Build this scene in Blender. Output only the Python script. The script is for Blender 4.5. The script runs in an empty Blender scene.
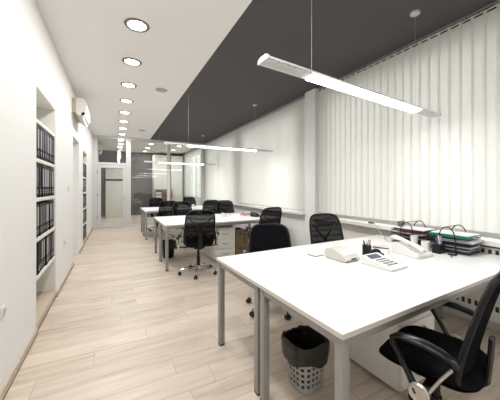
import bpy, bmesh, math, random
from mathutils import Vector, Matrix
random.seed(7)
PI = math.pi
scene = bpy.context.scene
col = scene.collection
R = math.radians

# ------------------------------------------------------------------ materials
def mat(name, color, rough=.5, metal=0., bump=0., bscale=40., var=0., vscale=8., spec=.5, coat=0.):
    m = bpy.data.materials.new(name); m.use_nodes = True
    nt = m.node_tree; N = nt.nodes; L = nt.links
    b = N['Principled BSDF']
    b.inputs['Base Color'].default_value = (*color, 1)
    b.inputs['Roughness'].default_value = rough
    b.inputs['Metallic'].default_value = metal
    b.inputs['Specular IOR Level'].default_value = spec
    b.inputs['Coat Weight'].default_value = coat
    tc = N.new('ShaderNodeTexCoord')
    nz = N.new('ShaderNodeTexNoise'); nz.inputs['Scale'].default_value = vscale; nz.inputs['Detail'].default_value = 4
    L.new(tc.outputs['Object'], nz.inputs['Vector'])
    mr = N.new('ShaderNodeMapRange'); mr.inputs['To Min'].default_value = 1 - max(var, .015); mr.inputs['To Max'].default_value = 1 + max(var, .015)
    L.new(nz.outputs['Fac'], mr.inputs['Value'])
    mx = N.new('ShaderNodeVectorMath'); mx.operation = 'SCALE'; mx.inputs[0].default_value = color
    L.new(mr.outputs[0], mx.inputs['Scale']); L.new(mx.outputs[0], b.inputs['Base Color'])
    if bump:
        n2 = N.new('ShaderNodeTexNoise'); n2.inputs['Scale'].default_value = bscale; n2.inputs['Detail'].default_value = 3
        L.new(tc.outputs['Object'], n2.inputs['Vector'])
        bp = N.new('ShaderNodeBump'); bp.inputs['Strength'].default_value = bump; bp.inputs['Distance'].default_value = .01
        L.new(n2.outputs['Fac'], bp.inputs['Height']); L.new(bp.outputs[0], b.inputs['Normal'])
    return m

def emis(name, color, strength):
    m = bpy.data.materials.new(name); m.use_nodes = True
    nt = m.node_tree; nt.nodes.clear()
    e = nt.nodes.new('ShaderNodeEmission'); e.inputs[0].default_value = (*color, 1); e.inputs[1].default_value = strength
    o = nt.nodes.new('ShaderNodeOutputMaterial'); nt.links.new(e.outputs[0], o.inputs[0])
    return m

def floor_mat():
    m = bpy.data.materials.new('oak_laminate'); m.use_nodes = True
    nt = m.node_tree; N = nt.nodes; L = nt.links; b = N['Principled BSDF']
    tc = N.new('ShaderNodeTexCoord')
    br = N.new('ShaderNodeTexBrick'); br.inputs['Scale'].default_value = 1
    br.inputs['Brick Width'].default_value = 1.29; br.inputs['Row Height'].default_value = .193
    br.inputs['Mortar Size'].default_value = .0022; br.inputs['Mortar Smooth'].default_value = .2
    br.offset = 0
    br.inputs['Color1'].default_value = (.0, .0, .0, 1); br.inputs['Color2'].default_value = (1, 1, 1, 1)
    br.inputs['Mortar'].default_value = (.5, .5, .5, 1)
    sx = N.new('ShaderNodeSeparateXYZ'); L.new(tc.outputs['Object'], sx.inputs[0])
    dv = N.new('ShaderNodeMath'); dv.operation = 'DIVIDE'; dv.inputs[1].default_value = .193; L.new(sx.outputs[1], dv.inputs[0])
    fl = N.new('ShaderNodeMath'); fl.operation = 'FLOOR'; L.new(dv.outputs[0], fl.inputs[0])
    wn = N.new('ShaderNodeTexWhiteNoise'); wn.noise_dimensions = '1D'; L.new(fl.outputs[0], wn.inputs['W'])
    sh = N.new('ShaderNodeMath'); sh.operation = 'MULTIPLY_ADD'; sh.inputs[1].default_value = 1.29; L.new(wn.outputs[0], sh.inputs[0]); L.new(sx.outputs[0], sh.inputs[2])
    cx = N.new('ShaderNodeCombineXYZ'); L.new(sh.outputs[0], cx.inputs[0]); L.new(sx.outputs[1], cx.inputs[1])
    L.new(cx.outputs[0], br.inputs['Vector'])
    # grain, offset per plank
    mp = N.new('ShaderNodeMapping'); mp.inputs['Scale'].default_value = (1.3, 16, 1)
    ad = N.new('ShaderNodeVectorMath'); ad.operation = 'MULTIPLY_ADD'; ad.inputs[1].default_value = (3, 7, 11)
    L.new(br.outputs['Color'], ad.inputs[0]); L.new(tc.outputs['Object'], ad.inputs[2]); L.new(ad.outputs[0], mp.inputs['Vector'])
    g = N.new('ShaderNodeTexNoise'); g.inputs['Scale'].default_value = 1.6; g.inputs['Detail'].default_value = 7; g.inputs['Roughness'].default_value = .6; g.inputs['Distortion'].default_value = .6
    L.new(mp.outputs[0], g.inputs['Vector'])
    mp2 = N.new('ShaderNodeMapping'); mp2.inputs['Scale'].default_value = (1.2, 5, 1)
    L.new(ad.outputs[0], mp2.inputs['Vector'])
    g2 = N.new('ShaderNodeTexNoise'); g2.inputs['Scale'].default_value = 1.5; g2.inputs['Detail'].default_value = 3
    L.new(mp2.outputs[0], g2.inputs['Vector'])
    cr = N.new('ShaderNodeValToRGB')
    e = cr.color_ramp.elements
    e[0].position = .3; e[0].color = (.39, .29, .205, 1); e[1].position = .62; e[1].color = (.665, .575, .485, 1)
    x = e.new(.45); x.color = (.575, .485, .395, 1)
    mixf = N.new('ShaderNodeMath'); mixf.operation = 'MULTIPLY_ADD'; mixf.inputs[1].default_value = .62
    L.new(g.outputs['Fac'], mixf.inputs[0])
    m2 = N.new('ShaderNodeMath'); m2.operation = 'MULTIPLY'; m2.inputs[1].default_value = .38
    L.new(g2.outputs['Fac'], m2.inputs[0]); L.new(m2.outputs[0], mixf.inputs[2])
    L.new(mixf.outputs[0], cr.inputs[0])
    sep = N.new('ShaderNodeSeparateColor'); L.new(br.outputs['Color'], sep.inputs[0])
    mr = N.new('ShaderNodeMapRange'); mr.inputs['To Min'].default_value = .93; mr.inputs['To Max'].default_value = 1.06
    L.new(sep.outputs[0], mr.inputs['Value'])
    sc = N.new('ShaderNodeVectorMath'); sc.operation = 'SCALE'
    L.new(cr.outputs[0], sc.inputs[0]); L.new(mr.outputs[0], sc.inputs['Scale'])
    mo = N.new('ShaderNodeMix'); mo.data_type = 'RGBA'; mo.inputs[7].default_value = (.40, .32, .25, 1)
    L.new(br.outputs['Fac'], mo.inputs[0]); L.new(sc.outputs[0], mo.inputs[6])
    L.new(mo.outputs[2], b.inputs['Base Color'])
    b.inputs['Roughness'].default_value = .42
    bp = N.new('ShaderNodeBump'); bp.inputs['Strength'].default_value = .08; bp.inputs['Distance'].default_value = .004
    L.new(g.outputs['Fac'], bp.inputs['Height']); L.new(bp.outputs[0], b.inputs['Normal'])
    return m

def glass_mat():
    m = bpy.data.materials.new('clear_pane'); m.use_nodes = True
    nt = m.node_tree; nt.nodes.clear(); N = nt.nodes; L = nt.links
    o = N.new('ShaderNodeOutputMaterial'); mx = N.new('ShaderNodeMixShader')
    t = N.new('ShaderNodeBsdfTransparent'); t.inputs[0].default_value = (.93, .95, .94, 1)
    g = N.new('ShaderNodeBsdfGlossy'); g.inputs['Roughness'].default_value = .01; g.inputs[0].default_value = (1, 1, 1, 1)
    f = N.new('ShaderNodeFresnel'); f.inputs[0].default_value = 1.55
    a = N.new('ShaderNodeMath'); a.operation = 'MULTIPLY_ADD'; a.inputs[1].default_value = .8; a.inputs[2].default_value = .01
    L.new(f.outputs[0], a.inputs[0]); L.new(a.outputs[0], mx.inputs[0]); L.new(t.outputs[0], mx.inputs[1]); L.new(g.outputs[0], mx.inputs[2])
    L.new(mx.outputs[0], o.inputs[0]); return m

def slat_mat():
    m = bpy.data.materials.new('blind_fabric'); m.use_nodes = True
    nt = m.node_tree; nt.nodes.clear(); N = nt.nodes; L = nt.links
    o = N.new('ShaderNodeOutputMaterial'); mx = N.new('ShaderNodeMixShader'); mx.inputs[0].default_value = .36
    d = N.new('ShaderNodeBsdfDiffuse'); t = N.new('ShaderNodeBsdfTranslucent')
    tc = N.new('ShaderNodeTexCoord'); nz = N.new('ShaderNodeTexNoise'); nz.inputs['Scale'].default_value = 60
    L.new(tc.outputs['Object'], nz.inputs['Vector'])
    cr = N.new('ShaderNodeValToRGB'); cr.color_ramp.elements[0].color = (.84, .825, .78, 1); cr.color_ramp.elements[1].color = (.90, .885, .84, 1)
    L.new(nz.outputs[0], cr.inputs[0]); L.new(cr.outputs[0], d.inputs[0]); t.inputs[0].default_value = (.82, .83, .82, 1)
    L.new(d.outputs[0], mx.inputs[1]); L.new(t.outputs[0], mx.inputs[2]); L.new(mx.outputs[0], o.inputs[0]); return m

def mesh_mat(name, color, tr):
    m = bpy.data.materials.new(name); m.use_nodes = True
    nt = m.node_tree; N = nt.nodes; L = nt.links; b = N['Principled BSDF']; o = N['Material Output']
    b.inputs['Base Color'].default_value = (*color, 1); b.inputs['Roughness'].default_value = .8; b.inputs['Specular IOR Level'].default_value = .1
    tc = N.new('ShaderNodeTexCoord')
    w = N.new('ShaderNodeTexWave'); w.inputs['Scale'].default_value = 5; w.inputs['Distortion'].default_value = 6; w.inputs['Detail'].default_value = 2; w.bands_direction = 'Z'
    L.new(tc.outputs['Object'], w.inputs['Vector'])
    mr = N.new('ShaderNodeMapRange'); mr.inputs['To Min'].default_value = tr * .6; mr.inputs['To Max'].default_value = tr * 1.5
    L.new(w.outputs['Fac'], mr.inputs['Value'])
    t = N.new('ShaderNodeBsdfTransparent'); mx = N.new('ShaderNodeMixShader')
    L.new(mr.outputs[0], mx.inputs[0]); L.new(b.outputs[0], mx.inputs[1]); L.new(t.outputs[0], mx.inputs[2]); L.new(mx.outputs[0], o.inputs[0])
    return m

def grille_mat():
    m = bpy.data.materials.new('slotted_grille'); m.use_nodes = True
    nt = m.node_tree; N = nt.nodes; L = nt.links; b = N['Principled BSDF']; b.inputs['Roughness'].default_value = .5
    tc = N.new('ShaderNodeTexCoord'); w = N.new('ShaderNodeTexWave'); w.bands_direction = 'Y'; w.inputs['Scale'].default_value = 6.0
    L.new(tc.outputs['Object'], w.inputs['Vector'])
    cr = N.new('ShaderNodeValToRGB'); cr.color_ramp.interpolation = 'CONSTANT'
    cr.color_ramp.elements[0].color = (.02, .02, .018, 1); cr.color_ramp.elements[1].color = (.70, .68, .63, 1); cr.color_ramp.elements[1].position = .5
    L.new(w.outputs['Fac'], cr.inputs[0]); L.new(cr.outputs[0], b.inputs['Base Color']); return m

M = dict(
    grille=grille_mat(),
    wall=mat('white_plaster', (.79, .79, .78), .7, bump=.05, bscale=180),
    ceil=mat('ceiling_paint', (.86, .85, .84), .75, bump=.04, bscale=150),
    dark=mat('dark_ceiling_paint', (.073, .070, .073), .75, bump=.04, bscale=150),
    greywall=mat('grey_wall_paint', (.13, .125, .125), .7),
    floor=floor_mat(),
    oak=mat('oak_trim', (.52, .43, .33), .5, var=.1, vscale=20),
    kick=mat('dark_kick', (.16, .11, .08), .6),
    top=mat('white_laminate', (.83, .825, .81), .3, var=.01),
    edge=mat('shaded_cream_edge', (.62, .595, .54), .45),  # cream desk edge, with the shading of the edge mixed into its colour
    metal=mat('grey_powder_metal', (.32, .32, .315), .38, .35, bump=.03, bscale=300),
    frame=mat('pale_aluminium', (.62, .62, .61), .38, .25),
    cab=mat('white_cabinet', (.76, .75, .71), .4),
    chrome=mat('chrome', (.75, .75, .75), .14, 1.),
    silver=mat('silver_plastic', (.58, .56, .52), .3, .6),
    black=mat('black_plastic', (.008, .008, .009), .42, spec=.3),
    blackgloss=mat('black_gloss_arm', (.008, .008, .009), .28, spec=.35),
    fabric=mat('black_fabric', (.006, .006, .007), .95, bump=.3, bscale=250, spec=.05),
    padfab=mat('dark_back_fabric', (.012, .013, .017), .9, bump=.3, bscale=250, spec=.1),
    net=mesh_mat('black_net', (.004, .004, .0045), .06),
    rubber=mat('rubber', (.015, .015, .015), .7),
    plastic=mat('white_plastic', (.72, .715, .69), .35),
    ivory=mat('ivory_plastic', (.55, .54, .49), .4),
    bag=mat('black_bin_bag', (.012, .011, .010), .35, bump=.6, bscale=18, var=.1),
    lcd=mat('lcd', (.05, .065, .10), .2),
    key=mat('grey_keys', (.22, .22, .21), .5),
    spine=mat('spine_label_grey', (.34, .34, .35), .55, var=.08, vscale=30),
    spine2=mat('spine_label_dim', (.12, .12, .125), .55, var=.08, vscale=30),
    binder=mat('black_binder', (.007, .007, .007), .6, spec=.2),
    carton=mat('brown_cardboard', (.20, .145, .085), .8, bump=.2, bscale=60, var=.08),
    tape=mat('carton_tape', (.06, .04, .025), .5),
    maroon=mat('maroon_folder', (.16, .03, .03), .5),
    red=mat('red_plastic', (.48, .06, .06), .5),
    pink=mat('pink_paper', (.62, .25, .24), .6),
    green=mat('green_folder', (.02, .30, .17), .45),
    purple=mat('purple_plastic', (.16, .08, .30), .45),
    navy=mat('dark_blue_folder', (.05, .05, .09), .5),
    paper=mat('paper', (.80, .80, .80), .7),
    greypaper=mat('grey_paper', (.45, .46, .50), .7),
    brown=mat('brown_leather', (.18, .09, .05), .5, var=.15),
    wood=mat('light_wood', (.42, .30, .20), .5, var=.15, vscale=12),
    slat=slat_mat(), glass=glass_mat(),
    lampbody=mat('lamp_white_body', (.82, .82, .82), .3),
    louver=mat('lamp_clear_louver', (.86, .87, .88), .3),
    tube=emis('tube_glow', (1, .97, .93), 9.),
    spot=emis('downlight_glow', (1, .95, .87), 14.),
    ring=mat('downlight_ring', (.22, .21, .19), .3, .7),
    disc=mat('grey_disc', (.42, .41, .39), .5),
    acbeige=mat('aged_beige_plastic', (.50, .45, .30), .5),
    ground=mat('outside_ground', (.3, .3, .3), .9),
)

# ------------------------------------------------------------------ mesh helper
class MB:
    def __init__(s, mats): s.bm = bmesh.new(); s.mats = mats if isinstance(mats, (list, tuple)) else [mats]; s.mi = 0
    def m(s, i): s.mi = i; return s
    def _f(s, vs):
        try: f = s.bm.faces.new(vs); f.material_index = s.mi; return f
        except ValueError: return None
    def box(s, x0, x1, y0, y1, z0, z1, bev=0., mtx=None, seg=2):
        b = bmesh.new(); bmesh.ops.create_cube(b, size=1)
        for v in b.verts: v.co = Vector(((x0+x1)/2+v.co.x*(x1-x0), (y0+y1)/2+v.co.y*(y1-y0), (z0+z1)/2+v.co.z*(z1-z0)))
        if bev: bmesh.ops.bevel(b, geom=b.edges[:], offset=bev, segments=seg, profile=.5, affect='EDGES')
        return s._merge(b, mtx)
    def _merge(s, b, mtx=None):
        mp = {}
        for v in b.verts: mp[v] = s.bm.verts.new(mtx @ v.co if mtx else v.co)
        for f in b.faces: s._f([mp[v] for v in f.verts])
        b.free(); return s
    def tube(s, pts, r, seg=8, closed=False, flat=None):
        pts = [Vector(p) for p in pts]; n = len(pts)
        rr = r if isinstance(r, (list, tuple)) else [r]*n
        rings = []; up = None
        for i, p in enumerate(pts):
            a = pts[(i-1) % n] if (closed or i > 0) else p; c = pts[(i+1) % n] if (closed or i < n-1) else p
            t = (c-a).normalized()
            if up is None:
                up = Vector((0, 0, 1)) if abs(t.z) < .9 else Vector((0, 1, 0))
            sx = t.cross(up).normalized(); uy = sx.cross(t).normalized(); up = uy
            ring = []
            for k in range(seg):
                ang = 2*PI*(k+.5)/seg
                a1, a2 = (flat if flat else (1, 1))
                ring.append(s.bm.verts.new(p + sx*math.cos(ang)*rr[i]*a1 + uy*math.sin(ang)*rr[i]*a2))
            rings.append(ring)
        for i in range(n if closed else n-1):
            A, B = rings[i], rings[(i+1) % n]
            for k in range(seg): s._f([A[k], A[(k+1) % seg], B[(k+1) % seg], B[k]])
        if not closed: s._f(rings[0][::-1]); s._f(rings[-1])
        return s
    def cyl(s, p0, p1, r0, r1=None, seg=16): return s.tube([p0, p1], [r0, r1 if r1 is not None else r0], seg)
    def lathe(s, prof, c=(0, 0, 0), seg=24, mtx=None, cap=True):
        rings = []
        for r, z in prof:
            ring = []
            for k in range(seg):
                v = Vector((r*math.cos(2*PI*k/seg), r*math.sin(2*PI*k/seg), z))
                v = (mtx @ v if mtx else v) + Vector(c); ring.append(s.bm.verts.new(v))
            rings.append(ring)
        for A, B in zip(rings, rings[1:]):
            for k in range(seg): s._f([A[k], A[(k+1) % seg], B[(k+1) % seg], B[k]])
        if cap: s._f(rings[0][::-1]); s._f(rings[-1])
        return s
    def prism(s, poly, axis, a, b, mtx=None):
        def P(u, v, w): 
            q = {'x': (w, u, v), 'y': (u, w, v), 'z': (u, v, w)}[axis]; q = Vector(q)
            return mtx @ q if mtx else q
        A = [s.bm.verts.new(P(u, v, a)) for u, v in poly]; B = [s.bm.verts.new(P(u, v, b)) for u, v in poly]
        n = len(poly)
        for k in range(n): s._f([A[k], A[(k+1) % n], B[(k+1) % n], B[k]])
        s._f(A[::-1]); s._f(B); return s
    def grid(s, fn, nu, nv):
        g = [[s.bm.verts.new(Vector(fn(i/nu, j/nv))) for j in range(nv+1)] for i in range(nu+1)]
        for i in range(nu):
            for j in range(nv): s._f([g[i][j], g[i+1][j], g[i+1][j+1], g[i][j+1]])
        return s
    def build(s, name, parent=None, smooth=True, solid=0.):
        bm = s.bm
        if solid: bmesh.ops.solidify(bm, geom=bm.faces[:], thickness=solid)
        bmesh.ops.recalc_face_normals(bm, faces=bm.faces[:])
        if smooth:
            for f in bm.faces: f.smooth = True
            for e in bm.edges:
                e.smooth = len(e.link_faces) == 2 and e.calc_face_angle(0) < R(38)
        me = bpy.data.meshes.new(name); bm.to_mesh(me); bm.free()
        for m in s.mats: me.materials.append(m)
        o = bpy.data.objects.new(name, me); col.objects.link(o)
        if parent: o.parent = parent
        return o

def tag(o, label=None, cat=None, group=None, kind=None):
    if label: o['label'] = label
    if cat: o['category'] = cat
    if group: o['group'] = group
    if kind: o['kind'] = kind
    return o
def thing(name, label, cat, loc=(0, 0, 0), rz=0., group=None):
    o = bpy.data.objects.new(name, None); col.objects.link(o); o.location = loc; o.rotation_euler = (0, 0, rz)
    o.empty_display_size = .1
    return tag(o, label, cat, group)
def kids(o): return [c for c in list(bpy.data.objects) if c.parent == o]
def copy_tree(o, parent=None):
    c = o.copy(); col.objects.link(c); c.parent = parent
    for k in kids(o): copy_tree(k, c)
    return c
def dup(o, label, loc, rz=None, group=None):
    c = copy_tree(o); c.location = loc
    if rz is not None: c.rotation_euler = (0, 0, rz)
    c['label'] = label
    if group: c['group'] = group
    return c
def struct(name, mb, parent=None):
    o = mb.build(name, parent, smooth=False); o['kind'] = 'structure'; return o
ORD = ['first', 'second', 'third', 'fourth', 'fifth', 'sixth', 'seventh', 'eighth', 'ninth', 'tenth', 'eleventh', 'twelfth']

# ------------------------------------------------------------------ the room
XL, XR, XD, YE, YB, YF, H = -.643, 3.2, 1.122, 10., -2.2, 14., 3.06
N1 = (3.053, 3.975, 2.31); D1 = (5.473, 6.34, 2.25); N2 = (7.1, 8.05, 2.21)
struct('floor', MB(M['floor']).box(XL-.5, XR+.3, YB-.2, YF+.2, -.12, 0))
b = MB(M['wall'])
ys = [YB-.2, N1[0], N1[1], D1[0], D1[1], N2[0], N2[1], YF+.2]; tops = [0, N1[2], 0, D1[2], 0, N2[2], 0]
for k in range(7): b.box(XL-.4, XL, ys[k], ys[k+1], tops[k], H+.1)
struct('wall_left', b)
struct('wall_left_outer', MB(M['wall']).box(XL-.5, XL-.402, YB-.2, YF+.2, 0, H+.1))
struct('wall_back', MB(M['wall']).box(XL, XR+.3, YB-.2, YB, 0, H+.1))
struct('wall_front', MB(M['greywall']).box(XL, XR+.3, YF, YF+.2, 0, H+.1))
# window wall
wins = [(-1.0, 3.3), (4.1, 6.6), (7.1, 9.7), (10.6, 13.4)]
b = MB(M['wall']); b.box(XR, XR+.3, YB, YF, 0, .84); b.box(XR, XR+.3, YB, YF, 2.9, H+.1)
e = [YB] + [v for w in wins for v in w] + [YF]
for k in range(0, len(e), 2): b.box(XR, XR+.3, e[k], e[k+1], .84, 2.9)
struct('wall_right', b)
for i, (a, c) in enumerate(wins):
    n = 4 if i == 0 else 2; x = XR+.12
    f = MB(M['frame']); f.box(x, x+.07, a, c, .84, .90); f.box(x, x+.07, a, c, 2.84, 2.9)
    for k in range(n+1):
        y = a+(c-a-.06)*k/n; f.box(x, x+.07, y, y+.06, .90, 2.84)
    w = struct('window_%d' % (i+1), f)
    struct('window_pane', MB(M['glass']).box(x+.03, x+.038, a+.01, c-.01, .89, 2.85), w)
# sills and pillar
struct('pillar', MB(M['wall']).box(3.075, XR, 3.53, 3.80, 0, H))
for i, (a, c, z) in enumerate([(YB, 3.53, .812), (3.80, YE-.12, .845)]):
    struct('window_sill_%s' % ('near', 'far')[i], MB(M['cab']).box(3.03, XR, a, c, z, z+.05, .006))
# ceiling
struct('ceiling', MB(M['ceil']).box(XL-.4, XD, YB-.2, YE, H, H+.15).box(XL-.4, XR+.3, YE, YF+.2, H, H+.15))
struct('ceiling_dark', MB(M['dark']).box(XD, XR+.3, YB-.2, YE, H, H+.15))
# baseboards
for i, (a, c) in enumerate([(YB, N1[0]), (N1[1], D1[0]), (D1[1], N2[0]), (N2[1], YE)]):
    struct(['baseboard_left', 'baseboard_left_middle', 'baseboard_left_beyond_door', 'baseboard_left_end'][i],
           MB([M['oak'], M['kick']]).box(XL, XL+.014, a, c, .008, .058).m(1).box(XL, XL+.018, a, c, 0, .008))
# white door in the left wall recess
dd = MB(M['wall']); dd.box(XL-.30, XL-.26, D1[0], D1[1], 0, D1[2])
door = struct('door_1', dd)
hnd = MB(M['silver']).cyl((XL-.26, D1[1]-.10, 1.02), (XL-.21, D1[1]-.10, 1.02), .009).cyl((XL-.21, D1[1]-.10, 1.02), (XL-.21, D1[1]-.22, 1.02), .009)
struct('door_handle', hnd, door)

# glass partition with door
y0, y1 = YE-.04, YE+.04
b = MB(M['frame'])
b.box(XL, -.50, y0, y1, 0, H); b.box(.35, .50, y0, y1, 0, H); b.box(1.71, 1.82, y0, y1, 0, H); b.box(2.99, 3.14, y0, y1, 0, H)
b.box(-.50, .35, y0, y1, 2.10, 2.18); b.box(-.50, .35, y0, y1, 2.98, H); b.box(.50, 1.71, y0, y1, 2.98, H); b.box(1.82, 2.99, y0, y1, 2.98, H)
b.box(.50, 1.71, y0, y1, 0, .09); b.box(1.82, 2.99, y0, y1, 0, .09)
gp = struct('partition_frame', b)
struct('transom_pane', MB(M['glass']).box(-.50, .35, YE-.003, YE+.003, 2.18, 2.98), gp)
struct('partition_pane_middle', MB(M['glass']).box(.50, 1.71, YE-.003, YE+.003, .09, 2.98), gp)
struct('partition_pane_right', MB(M['glass']).box(1.82, 2.99, YE-.003, YE+.003, .09, 2.98), gp)
b = MB(M['frame']); ya, yb = YE-.035, YE+.02
b.box(-.495, -.40, ya, yb, .01, 2.095, .004); b.box(.25, .345, ya, yb, .01, 2.095, .004); b.box(-.40, .25, ya, yb, .01, .17, .004); b.box(-.40, .25, ya, yb, 2.0, 2.095, .004)
dr = struct('door_2', b)
struct('door_pane', MB(M['glass']).box(-.40, .25, YE-.01, YE-.004, .17, 2.0), dr)
struct('door_lever', MB(M['silver']).box(.27, .31, ya-.006, ya, .93, 1.09).cyl((.29, ya, 1.03), (.29, ya-.05, 1.03), .009).cyl((.295, ya-.05, 1.03), (.18, ya-.05, 1.03), .009), dr)
h = MB(M['metal'])
for z in (.35, 1.1, 1.85): h.cyl((-.50, ya-.006, z-.05), (-.50, ya-.006, z+.05), .012)
struct('door_hinges', h, dr)

# ------------------------------------------------------------------ bookcases in the left wall
def bookcase(name, label, Y0, Y1, top, shelves, groupname, whichlabel, rows, nb):
    t = thing(name, label, 'bookcase', (XL, Y0, 0))
    W = Y1-Y0; D = .33
    MB(M['cab']).box(-D-.015, -D, .001, W-.001, .0, top-.002).build('back_panel', t)
    for yy in (.001, W-.020): MB(M['cab']).box(-D, -.002, yy, yy+.019, .09, top-.002, .001).build('side_panel', t)
    MB(M['cab']).box(-D, -.002, .02, W-.02, top-.02, top-.002, .001).build('top_panel', t)
    for z in shelves: MB(M['cab']).box(-D, -.004, .021, W-.021, z-.036, z, .002).build('shelf', t)
    MB(M['kick']).box(-.02, .004, .001, W-.001, 0, .022, .001).build('kick_strip', t)
    MB(M['oak']).box(-D, .004, .001, W-.001, .022, .09, .002).build('bottom_board', t)
    bw = (W-.042)/nb
    k = 0
    for r, z in enumerate(rows):
        for i in range(nb):
            key = (r, i)
            if (name == 'wall_bookcase') and key in ((0, 0), (1, 2), (3, 1), (3, 2)): sp = 2
            else: sp = random.choice([0, 0, 1, 0, 1])
            g = protos[sp]
            hh = 1.0
            yy = Y0+.021+bw*(i+.5)
            lab = 'black binder, %s from the left, %s of %s' % (ORD[i], whichlabel[r], groupname)
            if sp == 2: lab = 'all-' + lab
            c = copy_tree(g); c.location = (XL-.008-random.uniform(0, .012), yy, z+.0005); c.scale = (1, bw/.0835*.97, 1)
            c['label'] = lab; c['group'] = 'black binders in ' + groupname; k += 1
    return t
def make_binder(kind):
    t = thing('ring_binder', 'x', 'binder', (0, 0, 0))
    w = .0415
    MB(M['binder']).box(-.29, 0, -w, w, 0, .318, .003).build('cover', t)
    if kind < 2:
        MB(M['spine' if kind == 0 else 'spine2']).box(-.001, .0012, -w*.55, w*.55, .105, .290).build('spine_label', t)
    MB(M['spine']).box(-.001, .0012, -w*.35, w*.35, .062, .078).build('lower_label', t)
    MB(M['silver']).lathe([(.011, 0), (.011, .003), (.007, .003), (.007, .0)], (0, 0, .045), 12, Matrix.Rotation(PI/2, 4, 'Y'), cap=False).build('finger_ring', t)
    return t
protos = [make_binder(0), make_binder(1), make_binder(2)]
bookcase('wall_bookcase', 'white bookcase built into the left wall nearest the camera, bottom bay empty', N1[0], N1[1], N1[2],
         [1.992, 1.622, 1.248, .868, .508], 'the near bookcase', ['top row', 'second row', 'third row', 'lowest row'], [1.622, 1.248, .868, .508], 10)
bookcase('far_wall_bookcase', 'white bookcase built into the left wall beyond the recessed door', N2[0], N2[1], N2[2],
         [1.60, 1.24, .85, .48], 'the far bookcase', ['top row', 'second row', 'third row', 'fourth row', 'floor row'], [1.60, 1.24, .85, .48, .0905], 10)
for p in protos:
    for c in kids(p): bpy.data.objects.remove(c)
    bpy.data.objects.remove(p)

# ------------------------------------------------------------------ wall bits
def plate(name, label, cat, y, z, sock):
    t = thing(name, label, cat, (XL, y, z))
    MB(M['plastic']).box(0, .009, -.04, .04, -.04, .04, .003).build('cover_plate', t)
    if sock:
        MB([M['ivory'], M['key']]).lathe([(.026, 0), (.026, .004), (.02, .004), (.019, .001)], (.009, 0, 0), 20, Matrix.Rotation(PI/2, 4, 'Y')).build('socket_face', t)
        MB(M['key']).cyl((.008, -.009, 0), (.0115, -.009, 0), .003).cyl((.008, .009, 0), (.0115, .009, 0), .003).build('contact_holes', t)
    else: MB(M['ivory']).box(.009, .014, -.025, .025, -.026, .026, .002).build('rocker', t)
plate('power_socket', 'round white wall socket low on the left wall at the picture edge', 'socket', 2.235, .545, 1)
plate('power_socket', 'white wall socket low between the near bookcase and the recessed door', 'socket', 4.56, .56, 1)
plate('light_switch', 'white light switch beside the near edge of the recessed door', 'switch', 4.92, 1.33, 0)
plate('light_switch', 'white light switch between the recessed door and the far bookcase', 'switch', 6.89, 1.29, 0)

def aircon(label, y, z):
    t = thing('air_conditioner', label, 'air conditioner', (XL, y, z))
    L = .86
    MB(M['acbeige']).box(0, .055, 0, L, .0, .24, .004).build('rear_casing', t)
    MB(M['plastic']).prism([(.055, -.02), (.12, -.055), (.175, -.03), (.205, .04), (.205, .18), (.185, .235), (.15, .25), (.055, .25)], 'y', -.003, L+.003).build('front_casing', t)
    MB(M['black']).prism([(.135, -.048), (.178, -.03), (.19, .0), (.16, .02), (.13, -.02)], 'y', -.006, .0, None).build('outlet_slot', t)
    fl = MB(M['plastic']).box(.15, .156, .02, L-.02, -.115, -.04, .002)
    fl.build('louvre_flap', t)
    MB(M['key']).box(.2045, .2065, .05, L-.05, .10, .112).build('front_seam', t)
    return t
aircon('white wall air conditioner high on the left wall near the ceiling', 5.353, 2.63)
aircon('white air conditioner on the left wall of the room beyond the glass', 11.25, 2.72)

# ------------------------------------------------------------------ desks
def make_desk(L=2.225, D=.682):
    t = thing('office_desk', 'x', 'desk')
    MB([M['top'], M['edge']]).box(0, L, 0, D, .7405-.003, .7405, .0012, seg=1).m(1).box(0, L, 0, D, .7155, .7373, .001, seg=1).build('desktop', t)
    r = .045
    b = MB(M['metal']); g = .012
    b.box(g+r, L-g-r, g+.004, g+.034, .672, .712, .002); b.box(g+r, L-g-r, D-g-.034, D-g-.004, .672, .712, .002)
    b.box(g+.002, g+r-.004, g+r, D-g-r, .672, .712, .002); b.box(L-g-r+.004, L-g-.002, g+r, D-g-r, .672, .712, .002)
    b.build('frame', t)
    for x in (g, L-g-r):
        for y in (g, D-g-r):
            lg = MB(M['metal']).box(x, x+r, y, y+r, .012, .7145, .003).build('leg', t)
            MB(M['rubber']).box(x+.001, x+r-.001, y+.001, y+r-.001, 0, .0125, .001).build('foot_cap', lg)
    return t
def place_desk(src, origin, rz, v, lab, first=False):
    c, s = math.cos(rz), math.sin(rz); loc = (origin[0]-s*v, origin[1]+c*v, 0)
    if first: src.location = loc; src.rotation_euler = (0, 0, rz); src['label'] = lab; src['group'] = 'white office desks'; return src
    return dup(src, lab, loc, rz, 'white office desks')
desk = make_desk()
RZ1 = R(2.4)
place_desk(desk, (.836, .790), RZ1, 0, 'large white desk nearest the camera with white pedestal beneath', True)
place_desk(desk, (.836, .790), RZ1, .685, 'white desk behind the nearest one, joined along its back, waste basket beneath')
place_desk(desk, (.715, 4.36), 0, 0, 'white desk forming the near half of the second island, three-drawer pedestal beneath')
place_desk(desk, (.715, 4.36), 0, .685, 'white desk, far half of the second island, mugs and red folders on it')
place_desk(desk, (.69, 7.2), 0, 0, 'white desk of the third island near the glass wall, side towards the camera')
place_desk(desk, (.69, 7.2), 0, .685, 'white desk of the third island, the last before the glass wall')

def island(u, v, z=.7405, o=(.836, .790), rz=RZ1):
    return (o[0]+math.cos(rz)*u-math.sin(rz)*v, o[1]+math.sin(rz)*u+math.cos(rz)*v, z)

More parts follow.
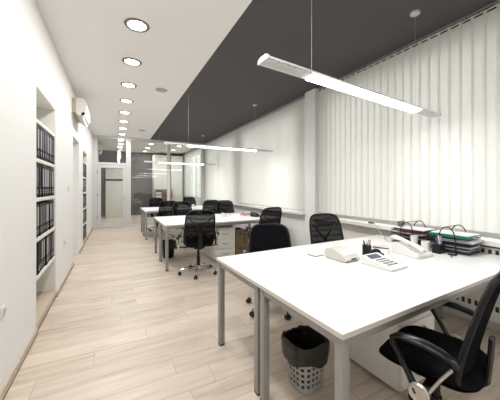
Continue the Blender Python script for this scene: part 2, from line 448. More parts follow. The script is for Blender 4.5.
# ------------------------------------------------------------------ pedestals
def pedestal(label, x, y, rz, nd, w=.39, d=.56, h=.60):
    t = thing('drawer_pedestal', label, 'drawer cabinet', (x, y, 0), rz)
    MB(M['cab']).box(0, w, .02, d, .03, h, .002).build('carcass', t)
    MB(M['cab']).box(-.002, w+.002, 0, d, h, h+.018, .003).build('cabinet_top', t)
    z1 = h-.006; hs = (z1-.036)/nd
    for k in range(nd):
        zt = z1-k*hs
        dr = MB(M['cab']).box(.002, w-.002, 0, .019, zt-hs+.006, zt, .002).build('drawer', t)
        zz = zt-hs*.42
        pts = [(w/2-.055, 0, zz+.01), (w/2-.05, -.02, zz+.004), (w/2-.03, -.027, zz-.004), (w/2, -.029, zz-.007), (w/2+.03, -.027, zz-.004), (w/2+.05, -.02, zz+.004), (w/2+.055, 0, zz+.01)]
        MB(M['key']).tube(pts, .0055, 8).build('handle', dr)
    for px in (.05, w-.05):
        for py in (.06, d-.06):
            MB(M['rubber']).cyl((px-.01, py, .015), (px+.01, py, .015), .015).cyl((px, py, .015), (px, py, .031), .008).build('castor', t)
    return t
pedestal('white drawer pedestal under the nearest desk beside the black swivel chair', 1.625, 1.05, R(1.5), 4)
pedestal('white three-drawer pedestal under the second island of desks', 1.60, 4.50, 0, 3, w=.40, d=.5, h=.585)

# ------------------------------------------------------------------ chairs
HH = .55
def back_pt(u, v, w=.45, z0=.455):
    hh = HH
    # superellipse mask: u,v in [-1,1]
    a, c = abs(u), abs(v)
    k = 1.0
    n = 5.0
    m = max(a, c)
    if m > 0:
        k = m/((a**n+c**n)**(1/n))
    x = u*k; z = v*k
    zz = (z+1)/2
    wx = w/2*((1-.09*max(0, zz-.3)-.04*max(0, .35-zz)) if HH > .5 else (1.06-.13*zz))
    y = -.155-.03*math.sin(zz*PI*.5)-.10*zz**1.6+.035*x*x
    return (x*wx, y, z0+hh*zz)
def make_chair(padded=False, basecol='chrome'):
    t = thing('office_chair', 'x', 'chair')
    b = MB(M[basecol])
    for k in range(5):
        a = PI/2+k*2*PI/5+.35
        p = lambda r, z: (r*math.cos(a), r*math.sin(a), z)
        b.tube([p(.03, .108), p(.12, .112), p(.22, .096), p(.285, .076)], [.021, .019, .015, .012], 8, flat=(1, .8))
    b.lathe([(.001, .08), (.042, .08), (.045, .13), (.03, .14), (.001, .14)], seg=16)
    b.build('star_base', t)
    for k in range(5):
        a = PI/2+k*2*PI/5+.35; c = Vector((.285*math.cos(a), .285*math.sin(a), 0)); s = Vector((-math.sin(a), math.cos(a), 0))
        w = MB(M['rubber'])
        for q in (-1, 1): w.cyl(c+s*q*.006+Vector((0, 0, .0275)), c+s*q*.024+Vector((0, 0, .0275)), .0272, .024, 14)
        w.tube([c+Vector((0, 0, .0275))-s*.012, c+Vector((0, 0, .045))-s*.0, c+Vector((0, 0, .045))+s*.001], .012, 6)
        w.cyl(c+Vector((0, 0, .03)), c+Vector((0, 0, .078)), .006, seg=8)
        w.build('caster', t)
    MB(M['black']).cyl((0, 0, .135), (0, 0, .27), .028, .026).cyl((0, 0, .27), (0, 0, .42), .019).build('gas_lift', t)
    MB(M['black']).box(-.08, .08, -.12, .10, .405, .436, .008).cyl((.08, .03, .42), (.21, .05, .412), .006).build('tilt_mechanism', t)
    # seat cushion
    def seat(u, v):
        return None
    sb = MB(M['fabric']); NX = 20
    for sgn in (1, -1):
        def fn(a, c, sgn=sgn):
            x = 2*a-1; y = 2*c-1; m = max(abs(x), abs(y)); k = 1 if m == 0 else m/((abs(x)**4.5+abs(y)**4.5)**(1/4.5))
            X, Y = x*k, y*k; r = min(1, (abs(X)**4.5+abs(Y)**4.5)**(1/4.5))
            th = math.sqrt(max(0, 1-r**5))
            z = .478+(.040 if sgn > 0 else -.034)*th+.008*X*X*(1 if sgn > 0 else 0)-.02*max(0, Y)**3
            return (X*.222, .015+Y*.218, z)
        sb.grid(fn, NX, NX)
    bmesh.ops.remove_doubles(sb.bm, verts=sb.bm.verts[:], dist=.0006)
    sb.build('seat', t)
    MB(M['black']).tube([(0, -.08, .42), (0, -.17, .415), (0, -.200, .45), (0, -.210, .56), (0, -.217, .66)], [.022]*5, 8, flat=(1.5, .55)).build('back_support', t)
    # backrest
    bk = MB(M['black'])
    bd = []
    for i in range(64):
        a = 2*PI*i/64; u, v = math.cos(a), math.sin(a); m = max(abs(u), abs(v)); bd.append(back_pt(u/m, v/m))
    bk.tube(bd, .0125, 8, closed=True, flat=(1., 1.))
    if not padded:
        for sx in (-1, 1):
            for (v0, v1) in ((-.05, .62), (-.15, -.6)):
                p0 = back_pt(0, -.12); p1 = back_pt(sx*.8, v1)
                q = [Vector(p0).lerp(Vector(p1), f) + Vector((0, -.022*math.sin(PI*min(1, f+.25)), 0)) for f in (0, .25, .5, .75, 1)]
                bk.tube(q, [.012, .010, .009, .008, .007], 6)
    bf = bk.build('backrest_frame', t)
    def shell(off, z0v, z1v, n=22):
        def fn(a, c):
            p = back_pt((2*a-1)*.985, z0v+(z1v-z0v)*c); return (p[0], p[1]+off, p[2])
        return fn
    if padded:
        MB(M['padfab']).grid(shell(.006, -.985, .985), 22, 24).build('backrest_pad', t, solid=.03)
    else:
        MB(M['net']).grid(shell(.0, -.985, .985), 22, 24).build('backrest_mesh', t)
        MB(M['fabric']).grid(shell(.003, -.97, -.42), 18, 8).build('lumbar_band', t, solid=.008)
    # arms
    for s in (-1, 1):
        x = s*.285
        MB(M['black']).tube([(s*.10, -.02, .43), (s*.22, -.02, .425), (x*.97, -.02, .435)], .015, 8, flat=(1.4, .7)).build('arm_bracket', t)
        ar = MB(M['blackgloss']).tube([(x, .0, .43), (x, .035, .50), (x, .075, .565), (x, .100, .605), (x, .103, .632), (x, .08, .648), (x, .03, .655), (x, -.03, .655), (x, -.09, .645), (x, -.135, .628), (x, -.148, .608)],
                                      [.020, .017, .016, .017, .018, .020, .023, .024, .022, .018, .013], 10, flat=(1.1, .75)).build('armrest', t)
        MB(M['silver']).tube([(x, -.128, .59), (x, -.09, .53), (x, -.05, .455)], .0085, 8, flat=(1.3, .8)).build('arm_strut', ar)
        MB(M['black']).tube([(x, .005, .435), (x, -.05, .455)], .020, 8).build('arm_joint', ar)
        mt = Matrix.Rotation(s*PI/2, 4, 'Y')
        MB(M['silver']).lathe([(.001, 0), (.042, 0), (.044, .008), (.037, .016), (.033, .012), (.008, .012), (.001, .012)], (x+s*.008, -.012, .438), 20, mt).box(x+s*.018, x+s*.024, -.016, -.008, .411, .465).build('arm_hub', ar)
    return t
chair = make_chair()
def place(x, y, rz, lab, src=None, first=False):
    if first: o = src; o.location = (x, y, 0); o.rotation_euler = (0, 0, rz); o['label'] = lab; o['group'] = 'black mesh office chairs'; return o
    return dup(src or chair, lab, (x, y, 0), rz, 'black mesh office chairs')
place(2.30, 2.28, R(180-10), 'black mesh swivel chair behind the nearest island, by the white pillar', chair, True)
place(1.17, 4.05, R(-8), 'black mesh swivel chair with chrome base seen from behind at the second island')
place(2.34, 4.02, R(6), 'black mesh chair at the window end of the second island, behind the solid-backed chair')
place(1.42, 5.72+.33, R(180), 'low black mesh chair on the far side of the second island, aisle end')
place(2.50, 5.72+.33, R(178), 'black mesh chair on the far side of the second island, behind the white mugs')
place(1.19, 7.05, R(4), 'black mesh chair on the near side of the third island, aisle end')
place(2.30, 6.90, R(-5), 'black mesh chair on the near side of the third island, window end')
place(1.20, 8.75, R(180), 'black mesh chair between the third island and the glass wall, aisle end')
place(2.28, 8.75, R(183), 'black mesh chair between the third island and the glass wall, window end')
nc = make_chair(True)
nc.location = (1.485, .775, 0); nc.rotation_euler = (0, 0, R(13)); nc['label'] = 'black armrest swivel chair at the bottom right corner, drawn up to the nearest desk'
HH = .475
pc = make_chair(True)
pc.scale = (1.08, 1, .96); pc.location = (1.57, 2.50, 0); pc.rotation_euler = (0, 0, R(180-22)); pc['label'] = 'black swivel chair with solid dark padded back, between the first and second islands'

# ------------------------------------------------------------------ baskets
def basket(label, x, y, rz, white=True):
    t = thing('waste_basket', label, 'waste basket', (x, y, 0), rz)
    b = MB(M['plastic'] if white else M['black'])
    hgt = .30; nz = 15; ns = 40
    def pt(k, z):
        a = 2*PI*k/ns; c, s = math.cos(a), math.sin(a); n = 4
        r = 1/((abs(c)**n+abs(s)**n)**(1/n)); w = .092+.035*(z/hgt)
        return (r*c*w, r*s*w, z)
    V = [[b.bm.verts.new(Vector(pt(k, .004+(hgt-.004)*j/nz))) for k in range(ns)] for j in range(nz+1)]
    for j in range(nz):
        for k in range(ns):
            if 2 <= j <= nz-2 and j % 2 == 0 and k % 2 == 0: continue
            b._f([V[j][k], V[j][(k+1) % ns], V[j+1][(k+1) % ns], V[j+1][k]])
    b._f(V[0][::-1])
    b.build('basket_body', t, solid=.003)
    g = MB(M['bag']); rnd = random.Random(3)
    def bp(k, z, o):
        a = 2*PI*k/ns; c, s = math.cos(a), math.sin(a); n = 4
        r = 1/((abs(c)**n+abs(s)**n)**(1/n)); w = .092+.035*(z/hgt)+o
        return (r*c*w, r*s*w, z)
    rows = [(.19, .012), (.22, .013), (.25, .012), (.28, .010), (.303, .008), (.318, .002), (.312, -.010), (.24, -.012), (.12, -.012), (.06, -.02)]
    W = []
    for j, (z, o) in enumerate(rows):
        W.append([g.bm.verts.new(Vector(bp(k, z+(.025*math.sin(k*.55+j*.2)+rnd.uniform(-.004, .004) if j < 2 else rnd.uniform(-.006, .010)*(j < 7)), o+rnd.uniform(0, .005)*(j < 5)))) for k in range(ns)])
    for j in range(len(rows)-1):
        for k in range(ns): g._f([W[j][k], W[j][(k+1) % ns], W[j+1][(k+1) % ns], W[j+1][k]])
    g._f(W[-1]); g.build('bin_bag', t)
    return t
basket('white perforated waste basket with black bag on the floor under the nearest island', 1.165, 1.44, R(4))
basket('small dark waste basket with black bag under the second island, behind its aisle legs', .92, 5.25, R(0), False)

# ------------------------------------------------------------------ things on the nearest island
def at(x, y, z=.7405): return (x, y, z)
# card terminal / printer-like white device
t = thing('desktop_device', 'white wedge-shaped desktop device left of the pen cup, on the desk', 'office device', at(1.715, 1.63), R(3)); t.scale = (1, 1.2, 1.15)
def wedge(b, prof, x0, x1): return b.prism(prof, 'x', x0, x1)
o = wedge(MB(M['ivory']), [(-.085, .004), (.085, .004), (.10, .04), (.085, .07), (.02, .078), (-.07, .05), (-.095, .02)], -.085, .085).build('body', t)
MB(M['black']).box(-.02, .035, -.0955, -.092, .016, .026).build('paper_slot', t)
MB(M['plastic']).box(-.07, .07, -.06, .015, .062, .068, .002, Matrix.Rotation(R(15), 4, 'X')).build('lid', t)
MB(M['rubber']).box(-.08, .08, -.08, .08, 0, .004).build('foot_pad', t)
t = thing('desk_pad', 'small flat grey-edged pad at the left of the white desktop device', 'pad', at(1.60, 1.83), R(8))
MB(M['key']).box(-.05, .06, -.05, .05, 0, .006, .002).build('pad_base', t)
MB(M['plastic']).box(-.048, .058, -.048, .048, .006, .014, .003).build('pad_cover', t)
# calculator
t = thing('desk_calculator', 'white desktop calculator with dark display in front of the pen cup', 'calculator', at(1.855, 1.345), R(3)); t.scale = (1.0, 1.0, 1)
MB(M['plastic']).prism([(-.13, .003), (.13, .003), (.13, .062), (.11, .066), (.04, .043), (-.13, .018)], 'x', -.1, .1).build('casing', t)
MB(M['lcd']).prism([(.05, .0445), (.103, .0622), (.102, .0655), (.049, .0478)], 'x', -.07, .06).build('display', t)
for r_ in range(4):
    for c_ in range(5):
        yy = .025-r_*.032; zz = .018+(yy+.13)*.1474
        MB(M['key' if c_ < 4 else 'spine2']).box(-.055+c_*.025, -.040+c_*.025, yy-.008, yy+.008, zz-.002, zz+.005, .001, seg=1).build('key', t)
MB(M['rubber']).box(-.09, .09, -.12, .12, 0, .003).build('foot_pad', t)
# pen cup and pens
t = thing('pen_cup', 'black pen cup behind the calculator', 'pen holder', at(1.99, 1.605))
MB(M['black']).lathe([(.036, .0), (.038, .002), (.038, .095), (.035, .095), (.035, .006), (.001, .006)], seg=20).build('cup', t)
cols = [('green', 'green'), ('purple', 'purple'), ('maroon', 'dark red'), ('pink', 'pink'), ('navy', 'dark blue')]
for k, (cn, word) in enumerate(cols):
    a = 2*PI*k/5+.6
    q = thing('pen', '%s pen standing in the black pen cup' % word, 'pen', at(1.99+.014*math.cos(a), 1.605+.014*math.sin(a), .7475), 0, 'pens in the black cup')
    dx, dy = .016*math.cos(a), .016*math.sin(a)
    MB(M[cn]).cyl((0, 0, .001), (dx, dy, .11+.006*k), .0045, seg=8).build('barrel', q)
    MB(M['black' if k % 2 else 'plastic']).cyl((dx, dy, .11+.006*k), (dx*1.1, dy*1.1, .122+.006*k), .005, .003, 8).build('cap', q)
t = thing('tape_dispenser', 'small black tape dispenser beside the pen cup', 'tape dispenser', at(2.085, 1.575), R(-40))
MB(M['black']).prism([(-.055, 0), (.055, 0), (.055, .018), (.035, .024), (.022, .05), (-.012, .058), (-.042, .045), (-.055, .02)], 'y', -.02, .02).build('body', t)
MB(M['silver']).box(.05, .057, -.012, .012, .014, .024).build('cutter', t)
# telephone
t = thing('desk_telephone', 'white corded desk telephone between the calculator and the letter trays', 'telephone', at(2.385, 1.45), R(-4)); t.scale = (1.1, 1.15, 1.25)
MB(M['plastic']).prism([(-.11, .003), (.11, .003), (.11, .075), (.07, .078), (-.11, .022)], 'x', -.09, .09).build('base', t)
MB(M['key']).prism([(-.085, .0295), (.03, .0655), (.03, .069), (-.085, .033)], 'x', .0, .065).build('keypad', t)
hs = MB(M['plastic']).tube([(-.05, -.125, .055), (-.05, -.09, .072), (-.05, -.03, .087), (-.05, .04, .105), (-.05, .10, .112), (-.05, .135, .105)], [.018, .022, .016, .016, .022, .018], 10, flat=(1.15, .8)).build('handset', t)
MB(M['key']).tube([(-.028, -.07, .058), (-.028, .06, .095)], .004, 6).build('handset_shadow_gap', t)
pts = []
for i in range(180):
    f = i/179; a = i*1.15; x = -.06-.13*math.sin(f*PI); y = -.12+.22*f-.05*math.sin(f*2*PI)
    pts.append((x+.006*math.cos(a), y, .010+.006*math.sin(a)+.0))
MB(M['plastic']).tube(pts, .0018, 5).build('coiled_cord', t)
# stapler-like item left of the phone
t = thing('stapler', 'slim white and black stapler lying left of the desk telephone', 'stapler', at(2.36, 1.74), R(-60))
MB(M['black']).box(-.075, .075, -.015, .015, 0, .010, .003).build('base', t)
MB(M['plastic']).prism([(-.07, .014), (.075, .010), (.075, .036), (.02, .042), (-.07, .024)], 'y', -.014, .014).build('arm', t)
# cups
def mug(label, x, y, z=.7405, rz=0, r=.036, h=.085, grp=None):
    t = thing('mug', label, 'mug', (x, y, z), rz, grp)
    MB(M['plastic']).lathe([(r*.8, 0), (r, .006), (r, h), (r-.004, h), (r-.004, .008), (.001, .008)], seg=20).build('body', t)
    MB(M['plastic']).tube([(r-.002, 0, h*.8), (r+.018, 0, h*.78), (r+.026, 0, h*.5), (r+.018, 0, h*.24), (r-.002, 0, h*.2)], .004, 6).build('handle', t)
t = thing('plastic_cup', 'tall white plastic cup behind the desk telephone', 'cup', at(2.68, 1.60))
MB(M['plastic']).lathe([(.026, 0), (.036, .12), (.034, .12), (.024, .004), (.001, .004)], seg=20).build('cup', t)
mug('white mug with handle in front of the tall plastic cup', 2.66, 1.48, rz=R(-30), r=.038, h=.09)
t = thing('pen_pot', 'black pot crowded with pens between the mug and letter trays', 'pen holder', at(2.665, 1.37))
MB(M['black']).box(-.045, .045, -.035, .035, 0, .085, .004).build('pot', t)
for k, (cn, w) in enumerate([('purple', 'purple'), ('black', 'black'), ('paper', 'white'), ('purple', 'tall purple'), ('silver', 'silver'), ('navy', 'dark blue')]):
    x = 2.665+(-.03+.012*k); y = 1.37+(.012 if k % 2 else -.012)
    q = thing('pen', '%s pen leaning in the crowded black pot' % w, 'pen', at(x, y, .826), 0, 'pens in the crowded black pot')
    MB(M[cn]).cyl((0, 0, 0), (-.015+.006*k, .01, .065+.008*(k % 3)), .0048, seg=8).build('barrel', q)
    MB(M['black']).cyl((-.015+.006*k, .01, .065+.008*(k % 3)), (-.016+.0066*k, .011, .078+.008*(k % 3)), .0052, .003, 8).build('cap', q)
t = thing('scissors', 'black-handled scissors lying in front of the letter trays', 'scissors', at(2.64, 1.25), R(20))
for s in (-1, 1):
    pts = [(.05+.022*math.cos(a), s*.018+.014*math.sin(a), .006) for a in [2*PI*i/16 for i in range(16)]]
    MB(M['black']).tube(pts, .004, 6, closed=True).build('finger_loop', t)
MB(M['chrome']).prism([(.03, -.008), (.03, .008), (-.08, .002), (-.08, -.002)], 'z', .004, .007).build('blades', t)

# letter trays: long side along Y
def trays(label, x, y, rz, n=4):
    t = thing('letter_tray_stack', label, 'letter tray', (x, y, .7405), rz)
    W, D = .25, .34
    for k in range(n):
        z = .012+k*.043
        b = MB(M['black'])
        b.tube([(-W/2, -D/2, z), (W/2, -D/2, z), (W/2, D/2, z), (-W/2, D/2, z)], .004, 6, closed=True)
        b.tube([(-W/2, -D/2, z+.02), (-W/2, D/2, z+.02)], .003, 6); b.tube([(W/2, -D/2, z+.02), (W/2, D/2, z+.02)], .003, 6)
        for i in range(7): b.tube([(-W/2+W*i/6, -D/2, z), (-W/2+W*i/6, D/2, z)], .0016, 4)
        b.build('wire_tray', t)
    zt = .012+n*.043
    for s in (-1, 1):
        p = []
        for i in range(11):
            a = PI*i/10; p.append((s*W/2, -.045*math.cos(a)*(1+.35*(1-math.sin(a))), zt-.02+.075*math.sin(a)**.8))
        p = [(s*W/2, -.075, .004)]+p+[(s*W/2, .075, .004)]
        MB(M['black']).tube(p, .0048, 6).build('wire_hoop', t)
    MB(M['black']).tube([(-W/2, 0, zt+.055), (W/2, 0, zt+.055)], .004, 6).build('cross_wire', t)
    return t
TX = 2.87
trays('black wire letter tray stack nearer the camera, green folder on top', TX, 1.35, R(4))
trays('black wire letter tray stack farther from the camera, maroon folders inside', TX-.01, 1.72, R(2))
def sheaf(name, label, cat, x, y, z, rz, mats, w=.22, d=.31, th=.012, grp=None):
    o = MB(mats).box(-w/2, w/2, -d/2, d/2, 0, th*.6, .001, seg=1)
    if len(mats) > 1: o.m(1)
    o.box(-w/2+.003, w/2-.003, -d/2+.003, d/2-.003, th*.6, th, .001, seg=1)
    q = o.build(name); q.location = (x, y, z); q.rotation_euler = (0, 0, rz)
    return tag(q, label, cat, grp)
z0 = .7405+.012+.005
sheaf('folder', 'green folder on the top of the nearer letter tray stack', 'folder', TX, 1.355, z0+3*.043, R(4), [M['green']], th=.022)
sheaf('paper_stack', 'white paper lying on the green folder of the nearer tray stack', 'papers', TX+.01, 1.34, z0+3*.043+.0225, R(1), [M['paper']], th=.008)
sheaf('paper_stack', 'grey paper sheaf sticking out of the third tray of the nearer stack', 'papers', TX+.01, 1.315, z0+2*.043, R(6), [M['greypaper'], M['paper']], th=.018, d=.30)
sheaf('paper_stack', 'pale papers in the second tray of the nearer stack', 'papers', TX, 1.33, z0+1*.043, R(4), [M['greypaper'], M['navy']], th=.02)
sheaf('paper_stack', 'dark blue folder papers in the bottom tray of the nearer stack', 'papers', TX, 1.35, z0, R(4), [M['navy'], M['greypaper']], th=.02)
sheaf('folder', 'maroon folder on the top of the farther letter tray stack', 'folder', TX-.01, 1.72, z0+3*.043, R(2), [M['maroon']], th=.018)
sheaf('paper_stack', 'white papers lying on the maroon folder of the farther tray stack', 'papers', TX-.01, 1.71, z0+3*.043+.0185, R(2), [M['paper']], th=.010)
sheaf('folder', 'dark red folder in the third tray of the farther stack', 'folder', TX-.01, 1.72, z0+2*.043, R(2), [M['maroon'], M['paper']], th=.018)
sheaf('folder', 'dark folder in the second tray of the farther stack', 'folder', TX-.01, 1.72, z0+1*.043, R(2), [M['black'], M['greypaper']], th=.018)
sheaf('folder', 'dark folder in the bottom tray of the farther stack', 'folder', TX-.01, 1.72, z0, R(2), [M['navy'], M['maroon']], th=.018)
t = thing('small_box', 'small brown box standing on the farther letter tray stack', 'box', (TX-.03, 1.83, z0+3*.043+.0290), R(10))
MB(M['brown']).box(-.05, .05, -.02, .02, 0, .055, .004, Matrix.Rotation(R(-14), 4, 'X') @ Matrix.Translation((0, 0, .006))).build('body', t)
# cable with black end on the sill
t = thing('cable', 'thin pale cable with a black end lying from the sill down to the telephone', 'cable', (3.06, 2.38, .862))
MB(M['black']).tube([(0, .06, .010), (0, -.02, .010)], .009, 8).build('plug', t)
MB(M['ivory']).tube([(0, -.02, .010), (-.03, -.07, .006), (-.06, -.11, -.02), (-.09, -.2, -.10), (-.13, -.28, -.116), (-.24, -.34, -.116), (-.38, -.50, -.116)], .0035, 6).build('cord', t)

# ------------------------------------------------------------------ second island things
mug('white mug on the second island, left one of two', 1.97, 5.03, rz=R(140))
mug('white mug on the second island, right one of two', 2.06, 5.00, rz=R(-20), h=.075)
def box_file(label, x, y, z, rz, m, w, d, h):
    q = MB([M[m], M['paper']]).box(-w/2, w/2, -d/2, d/2, 0, .003, .0005, seg=1).box(-w/2, w/2, -d/2, d/2, h-.003, h, .0005, seg=1).m(1).box(-w/2+.006, w/2-.004, -d/2+.004, d/2-.004, .003, h-.003).m(0).box(-w/2, -w/2+.004, -d/2, d/2, .003, h-.003).build('folder')
    q.location = (x, y, z); q.rotation_euler = (0, 0, rz); return tag(q, label, 'folder', 'folders on the second island')
box_file('pink folder lowest of the stack on the second island', 2.62, 5.12, .7405, R(8), 'pink', .34, .24, .03)
box_file('red folder in the middle of the stack on the second island', 2.61, 5.13, .771, R(-6), 'red', .30, .22, .022)
box_file('white-grey folder topmost of the stack on the second island', 2.60, 5.12, .7935, R(14), 'greypaper', .26, .2, .016)
t = thing('desk_telephone', 'dark desk telephone beside the red folders on the second island', 'telephone', (2.62, 4.82, .7405), R(20))
MB(M['black']).prism([(-.09, .0), (.09, .0), (.09, .06), (-.09, .02)], 'x', -.08, .08).build('base', t)
MB(M['black']).tube([(-.04, -.09, .05), (-.04, -.03, .07), (-.04, .05, .085), (-.04, .1, .08)], [.018, .013, .013, .018], 8).build('handset', t)
MB(M['key']).box(.0, .06, -.05, .04, .045, .052, .001).build('keypad', t)
# cartons under second island
def carton(label, x, y, z, w, d, h):
    t = thing('cardboard_box', label, 'cardboard box', (x, y, z), 0, 'brown cartons under the second island')
    MB(M['carton']).box(0, w, 0, d, 0, h, .003).build('carton', t)
    MB(M['tape']).box(w/2-.02, w/2+.02, -.001, d+.001, h-.002, h+.0008).box(w*.34, w*.66, -.0012, 0, h*.62, h*.74).build('tape', t)
carton('brown cardboard box at the bottom left under the second island', 2.04, 4.56, 0, .19, .3, .27)
carton('brown cardboard box at the bottom right under the second island', 2.24, 4.56, 0, .19, .3, .27)
carton('taller brown cardboard box stacked on the bottom left carton', 2.05, 4.57, .2715, .18, .28, .27)
carton('shorter brown cardboard box stacked on the bottom right carton', 2.245, 4.57, .2715, .18, .28, .22)
mug('white mug standing on the shorter brown carton', 2.33, 4.64, .4930, R(30))
# third island
sheaf('paper_stack', 'low stack of white papers on the third island', 'papers', 1.9, 8.2, .7405, R(12), [M['paper']], th=.05)
mug('white mug on the third island beside the papers', 2.15, 8.0)
t = thing('desk_telephone', 'black desk telephone on the third island', 'telephone', (1.62, 8.1, .7405), R(-15))
MB(M['black']).prism([(-.09, .0), (.09, .0), (.09, .07), (-.09, .02)], 'x', -.08, .08).build('base', t)
MB(M['black']).tube([(-.04, -.09, .05), (-.04, -.03, .08), (-.04, .05, .095), (-.04, .1, .09)], [.018, .013, .013, .018], 8).build('handset', t)

# ------------------------------------------------------------------ radiators
def radiator(label, ya, yb):
    t = thing('radiator', label, 'radiator', (3.075, ya, 0)); L = yb-ya
    pn = MB(M['cab']).box(0, .09, 0, L, .12, .79, .006).build('body', t)
    for z0_, z1_ in ((.725, .775), (.445, .495), (.215, .265)):
        MB(M['grille']).box(-.002, .003, .02, L-.02, z0_, z1_).build('grille', t)
    for y in (.08, L-.12): MB(M['cab']).box(.02, .07, y, y+.04, 0, .121).build('foot', t)
    MB(M['plastic']).cyl((.045, L-.06, .79), (.045, L-.06, .808), .018).build('valve', t)
radiator('white panel radiator with slotted grilles under the sill beside the nearest desk', .1, 2.1)

# ------------------------------------------------------------------ vertical blinds
def blind(label, ya, yb, tilt, gaps=()):
    t = thing('vertical_blind', label, 'blind', (3.125, ya, 0)); L = yb-ya
    MB(M['key']).box(-.012, .012, 0, L, 3.044, 3.0595, .002).build('head_rail', t)
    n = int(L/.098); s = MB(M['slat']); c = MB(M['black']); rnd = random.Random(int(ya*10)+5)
    for i in range(n):
        y = .052+i*(L-.104)/(n-1); a = tilt+rnd.uniform(-.02, .02); w = .064; x0 = 0.
        def fn(p, q, y=y, a=a):
            u = (2*p-1); v = u*w; bow = .0035*(1-u*u)
            yy = y+v*math.cos(a)+bow*math.sin(a); xx = x0+v*math.sin(a)-bow*math.cos(a)
            return (xx+.002*math.sin(q*5+y*9), yy, .925+(3.028-.925)*q)
        s.grid(fn, 6, 5)
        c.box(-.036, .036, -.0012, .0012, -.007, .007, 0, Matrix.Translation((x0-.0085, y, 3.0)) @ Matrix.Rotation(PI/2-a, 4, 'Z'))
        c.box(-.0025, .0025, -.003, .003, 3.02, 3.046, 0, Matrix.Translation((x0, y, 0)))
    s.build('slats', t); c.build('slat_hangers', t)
    w = MB(M['ivory']).tube([(-.03, L-.05, 3.02), (-.03, L-.05, 1.3)], .002, 5); w.build('control_cord', t)
    return t
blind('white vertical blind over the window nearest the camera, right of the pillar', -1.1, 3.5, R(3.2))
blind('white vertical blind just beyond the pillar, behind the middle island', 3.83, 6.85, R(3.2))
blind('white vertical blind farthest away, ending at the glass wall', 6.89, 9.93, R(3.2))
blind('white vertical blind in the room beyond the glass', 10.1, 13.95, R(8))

# ------------------------------------------------------------------ lights
def downlight(label, x, y, power, first=None):
    t = thing('downlight', label, 'ceiling light', (x, y, H), 0, 'round ceiling downlights')
    MB(M['ring']).lathe([(.090, -.002), (.094, -.010), (.118, -.009), (.126, -.0005)], seg=36, cap=False).build('trim_ring', t)
    MB(M['spot']).lathe([(.0915, -.004), (.001, -.004)], seg=36, cap=False).build('lens', t)
    ld = bpy.data.lights.new('downlight_lamp', 'AREA'); ld.shape = 'DISK'; ld.size = .18; ld.energy = power; ld.color = (1, .985, .965)
    lo = bpy.data.objects.new('lamp', ld); col.objects.link(lo); lo.parent = t; lo.location = (0, 0, -.012)
names = ['first', 'second', 'third', 'fourth', 'fifth', 'sixth', 'seventh', 'eighth']
DP = 8.2
for k in range(8): downlight('round recessed downlight in the white ceiling, %s from the camera' % names[k], .21, 3.02+.912*k, DP)
for k in range(4): downlight('round recessed downlight behind the picture edge, %s towards the back' % names[k], .21, 2.11-.912*k, DP)
for k, (x, y) in enumerate([(1.28, 11.0), (1.28, 12.2), (1.28, 13.4), (2.39, 11.1), (2.39, 12.35)]):
    downlight('round downlight in the room beyond the glass, %s in the %s row' % (names[k % 3], 'aisle' if k < 3 else 'window'), x, y, DP*1.1)
for k, y in enumerate((4.832, 8.54)):
    t = thing('ceiling_speaker', 'flat grey round disc flush in the white ceiling, %s' % ('the nearer one' if k == 0 else 'the farther one'), 'ceiling disc', (.733, y, H), 0, 'flat grey ceiling discs')
    MB(M['disc']).lathe([(.001, -.009), (.07, -.009), (.098, -.006), (.103, -.0005)], seg=32).build('cover', t)
    MB(M['key']).lathe([(.068, -.0092), (.070, -.0105), (.072, -.0092)], seg=32, cap=False).build('ridge', t)

def pendant(label, y, rz=0., cx=1.91, x0=-1.1, x1=1.1, power=60, z=2.10, tilt=0., r1=(.69, 0), r0=(-.69, 0)):
    t = thing('pendant_lamp', label, 'pendant lamp', (cx, y, z), 0, 'linear pendant lamps')
    G = Matrix.Rotation(rz, 4, 'Z') @ Matrix.Rotation(tilt, 4, 'Y')
    def arc(r, a0, a1, n=10): return [(r*math.cos(a0+(a1-a0)*i/n), r*.55*math.sin(a0+(a1-a0)*i/n)+.008) for i in range(n+1)]
    outer = arc(.058, 0, PI); inner = arc(.052, PI, 0)
    MB(M['lampbody']).prism(outer+inner, 'x', x0, x1, G).build('housing', t)
    # louvred clear ends: ribs
    for s, (a, c) in enumerate(((x0+.01, -.71), (.71, x1-.01))):
        b = MB(M['louver'])
        for q in (-.034, -.017, 0, .017, .034): b.box(a, c, q-.0025, q+.0025, .001, .018+.014*(1-abs(q)/.05), 0, G)
        b.box(a, c, -.05, .05, .022, .024, 0, G)
        n = 14
        for i in range(n+1): b.box(a+(c-a)*i/n-.001, a+(c-a)*i/n+.001, -.05, .05, .006, .016, 0, G)
        b.build('louvre', t)
    MB(M['tube']).prism(arc(.0515, 0, PI, 8)[0:1]+[(.045, -.004), (.02, -.012), (-.02, -.012), (-.045, -.004)]+arc(.0515, 0, PI, 8)[-1:], 'x', -.70, .70, G).build('diffuser', t)
    for s, xx in ((0, x0), (1, x1)):
        MB(M['lampbody']).prism([(.06, .006), (.054, .03), (.03, .042), (-.03, .042), (-.054, .03), (-.06, .006)], 'x', xx-.006, xx+.006, G).build('end_cap', t)
    for xx in (-.69, .69):
        p = G @ Vector((xx, 0, .04))
        MB(M['silver']).cyl(p, (p.x, p.y, H-z-.001), .0014, seg=6).build('wire', t)
        if xx > 0: MB(M['silver']).lathe([(.001, -.030), (.012, -.029), (.042, -.024), (.046, -.015), (.046, -.0005)], (p.x, p.y, H-z), 28).build('ceiling_rose', t)
    ld = bpy.data.lights.new('pendant_tube', 'AREA'); ld.shape = 'RECTANGLE'; ld.size = 1.38; ld.size_y = .05; ld.energy = power; ld.color = (.975, .98, 1)
    lo = bpy.data.objects.new('lamp', ld); col.objects.link(lo); lo.parent = t
    lo.matrix_local = Matrix.Translation((0, 0, -.03)) @ G
    return t
PP = 11.5
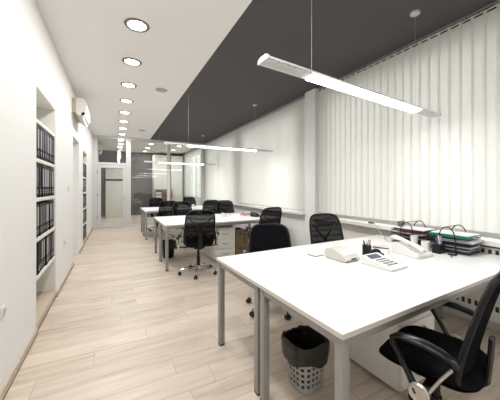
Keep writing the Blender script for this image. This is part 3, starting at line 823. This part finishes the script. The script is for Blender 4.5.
pendant('linear pendant lamp nearest the camera, above the first island', 1.50, R(4.2), 1.92, power=PP, z=2.105, tilt=R(1.0))
pendant('linear pendant lamp above the second island', 4.80, 0, 1.89, power=PP, z=2.105)
pendant('linear pendant lamp above the third island near the glass wall', 8.44, 0, 1.90, power=PP, z=2.10)
pendant('linear pendant lamp behind the picture edge', -1.3, 0, 1.90, power=PP*.8, z=2.10)

# ------------------------------------------------------------------ room beyond the glass
def closet(name, label, x, y, w, d, h, nd, mm, z=0):
    t = thing(name, label, 'cabinet', (x, y, z))
    MB(M[mm]).box(0, w, .02, d, 0, h, .002).build('carcass', t)
    for k in range(nd):
        a = w*k/nd+.004; c = w*(k+1)/nd-.004
        dr = MB(M[mm]).box(a, c, 0, .019, .06, h-.01, .002).build('door', t)
        MB(M['silver']).cyl((c-.04, -.02, 1.0), (c-.04, -.02, 1.15), .006, seg=8).build('handle', dr)
    return t
closet('tall_cabinet', 'tall white cabinet left of the two beyond the glass wall, on the back wall', 1.67, 13.4, .74, .55, 2.93, 2, 'cab')
closet('tall_cabinet', 'tall white cabinet right of the two beyond the glass wall, beside the dark column', 2.50, 13.4, .56, .55, 2.93, 1, 'cab')
struct('trim_1', MB(M['greywall']).box(3.08, 3.2, 13.4, 13.95, 0, H))
t = closet('white_cupboard', 'white cupboard seen through the glass door with a dark rail across it', -.36, 13.3, .95, .6, 2.2, 1, 'cab')
MB(M['black']).box(-.0, .93, -.012, -.001, 1.64, 1.72).build('dark_rail', t)
t = thing('open_shelf', 'light wood open shelf unit standing before the tall white cabinets', 'shelf', (1.70, 13.0, 0))
MB(M['wood']).box(0, .66, .28, .30, 0, 1.25).build('back_panel', t)
for x in (0, .32, .64): MB(M['wood']).box(x, x+.02, 0, .28, 0, 1.25).build('side_panel', t)
for z in (.02, .42, .82, 1.23):
    MB(M['wood']).box(.021, .319, 0, .279, z, z+.02).build('shelf', t); MB(M['wood']).box(.341, .639, 0, .279, z, z+.02).build('shelf', t)
for k in range(4):
    q = MB([M['paper'], M['carton']]).box(0, .055, 0, .22, 0, .27, .002, seg=1).m(1).box(.01, .045, -.001, .0, .12, .2).build('box_file')
    q.location = (1.74+.06*k, 13.03, .8405); tag(q, 'pale box file, %s from the left on the open wood shelf' % ORD[k], 'file', 'box files on the open shelf')
t = thing('fire_extinguisher', 'small red fire extinguisher standing between the tall white cabinets', 'fire extinguisher', (2.455, 13.25, .0))
MB(M['metal']).cyl((0, 0, 0), (0, 0, .83), .012).cyl((0, 0, 0), (0, 0, .01), .07).build('stand', t)
MB(M['red']).lathe([(.04, .83), (.05, .84), (.05, 1.17), (.03, 1.22), (.015, 1.24), (.015, 1.26)], seg=16).build('cylinder', t)
MB(M['black']).box(-.02, .05, -.01, .01, 1.26, 1.29).tube([(.03, 0, 1.27), (.07, 0, 1.2), (.065, 0, 1.0)], .006, 6).build('valve_and_hose', t)

# outside ground
struct('ground_outside', MB(M['ground']).box(3.6, 40, -20, 30, -1.2, -1.0))

# ------------------------------------------------------------------ world
w = bpy.data.worlds.new('world'); scene.world = w; w.use_nodes = True
nt = w.node_tree; bg = nt.nodes['Background']
bg.inputs[0].default_value = (1., .985, .95, 1); bg.inputs[1].default_value = 3.0

# ------------------------------------------------------------------ camera
cd = bpy.data.cameras.new('camera'); cam = bpy.data.objects.new('camera', cd); col.objects.link(cam)
cd.sensor_fit = 'HORIZONTAL'; cd.sensor_width = 36; cd.lens = 263.4/500*36; cd.shift_y = -12.6/500; cd.clip_start = .02
cam.location = (0, 0, 1.347); cam.rotation_euler = (PI/2, 0, -R(27.2))
scene.camera = cam
scene.view_settings.view_transform = 'Standard'; scene.view_settings.look = 'None'
scene.view_settings.exposure = 0.32; scene.view_settings.gamma = 1; scene.view_settings.use_curve_mapping = False
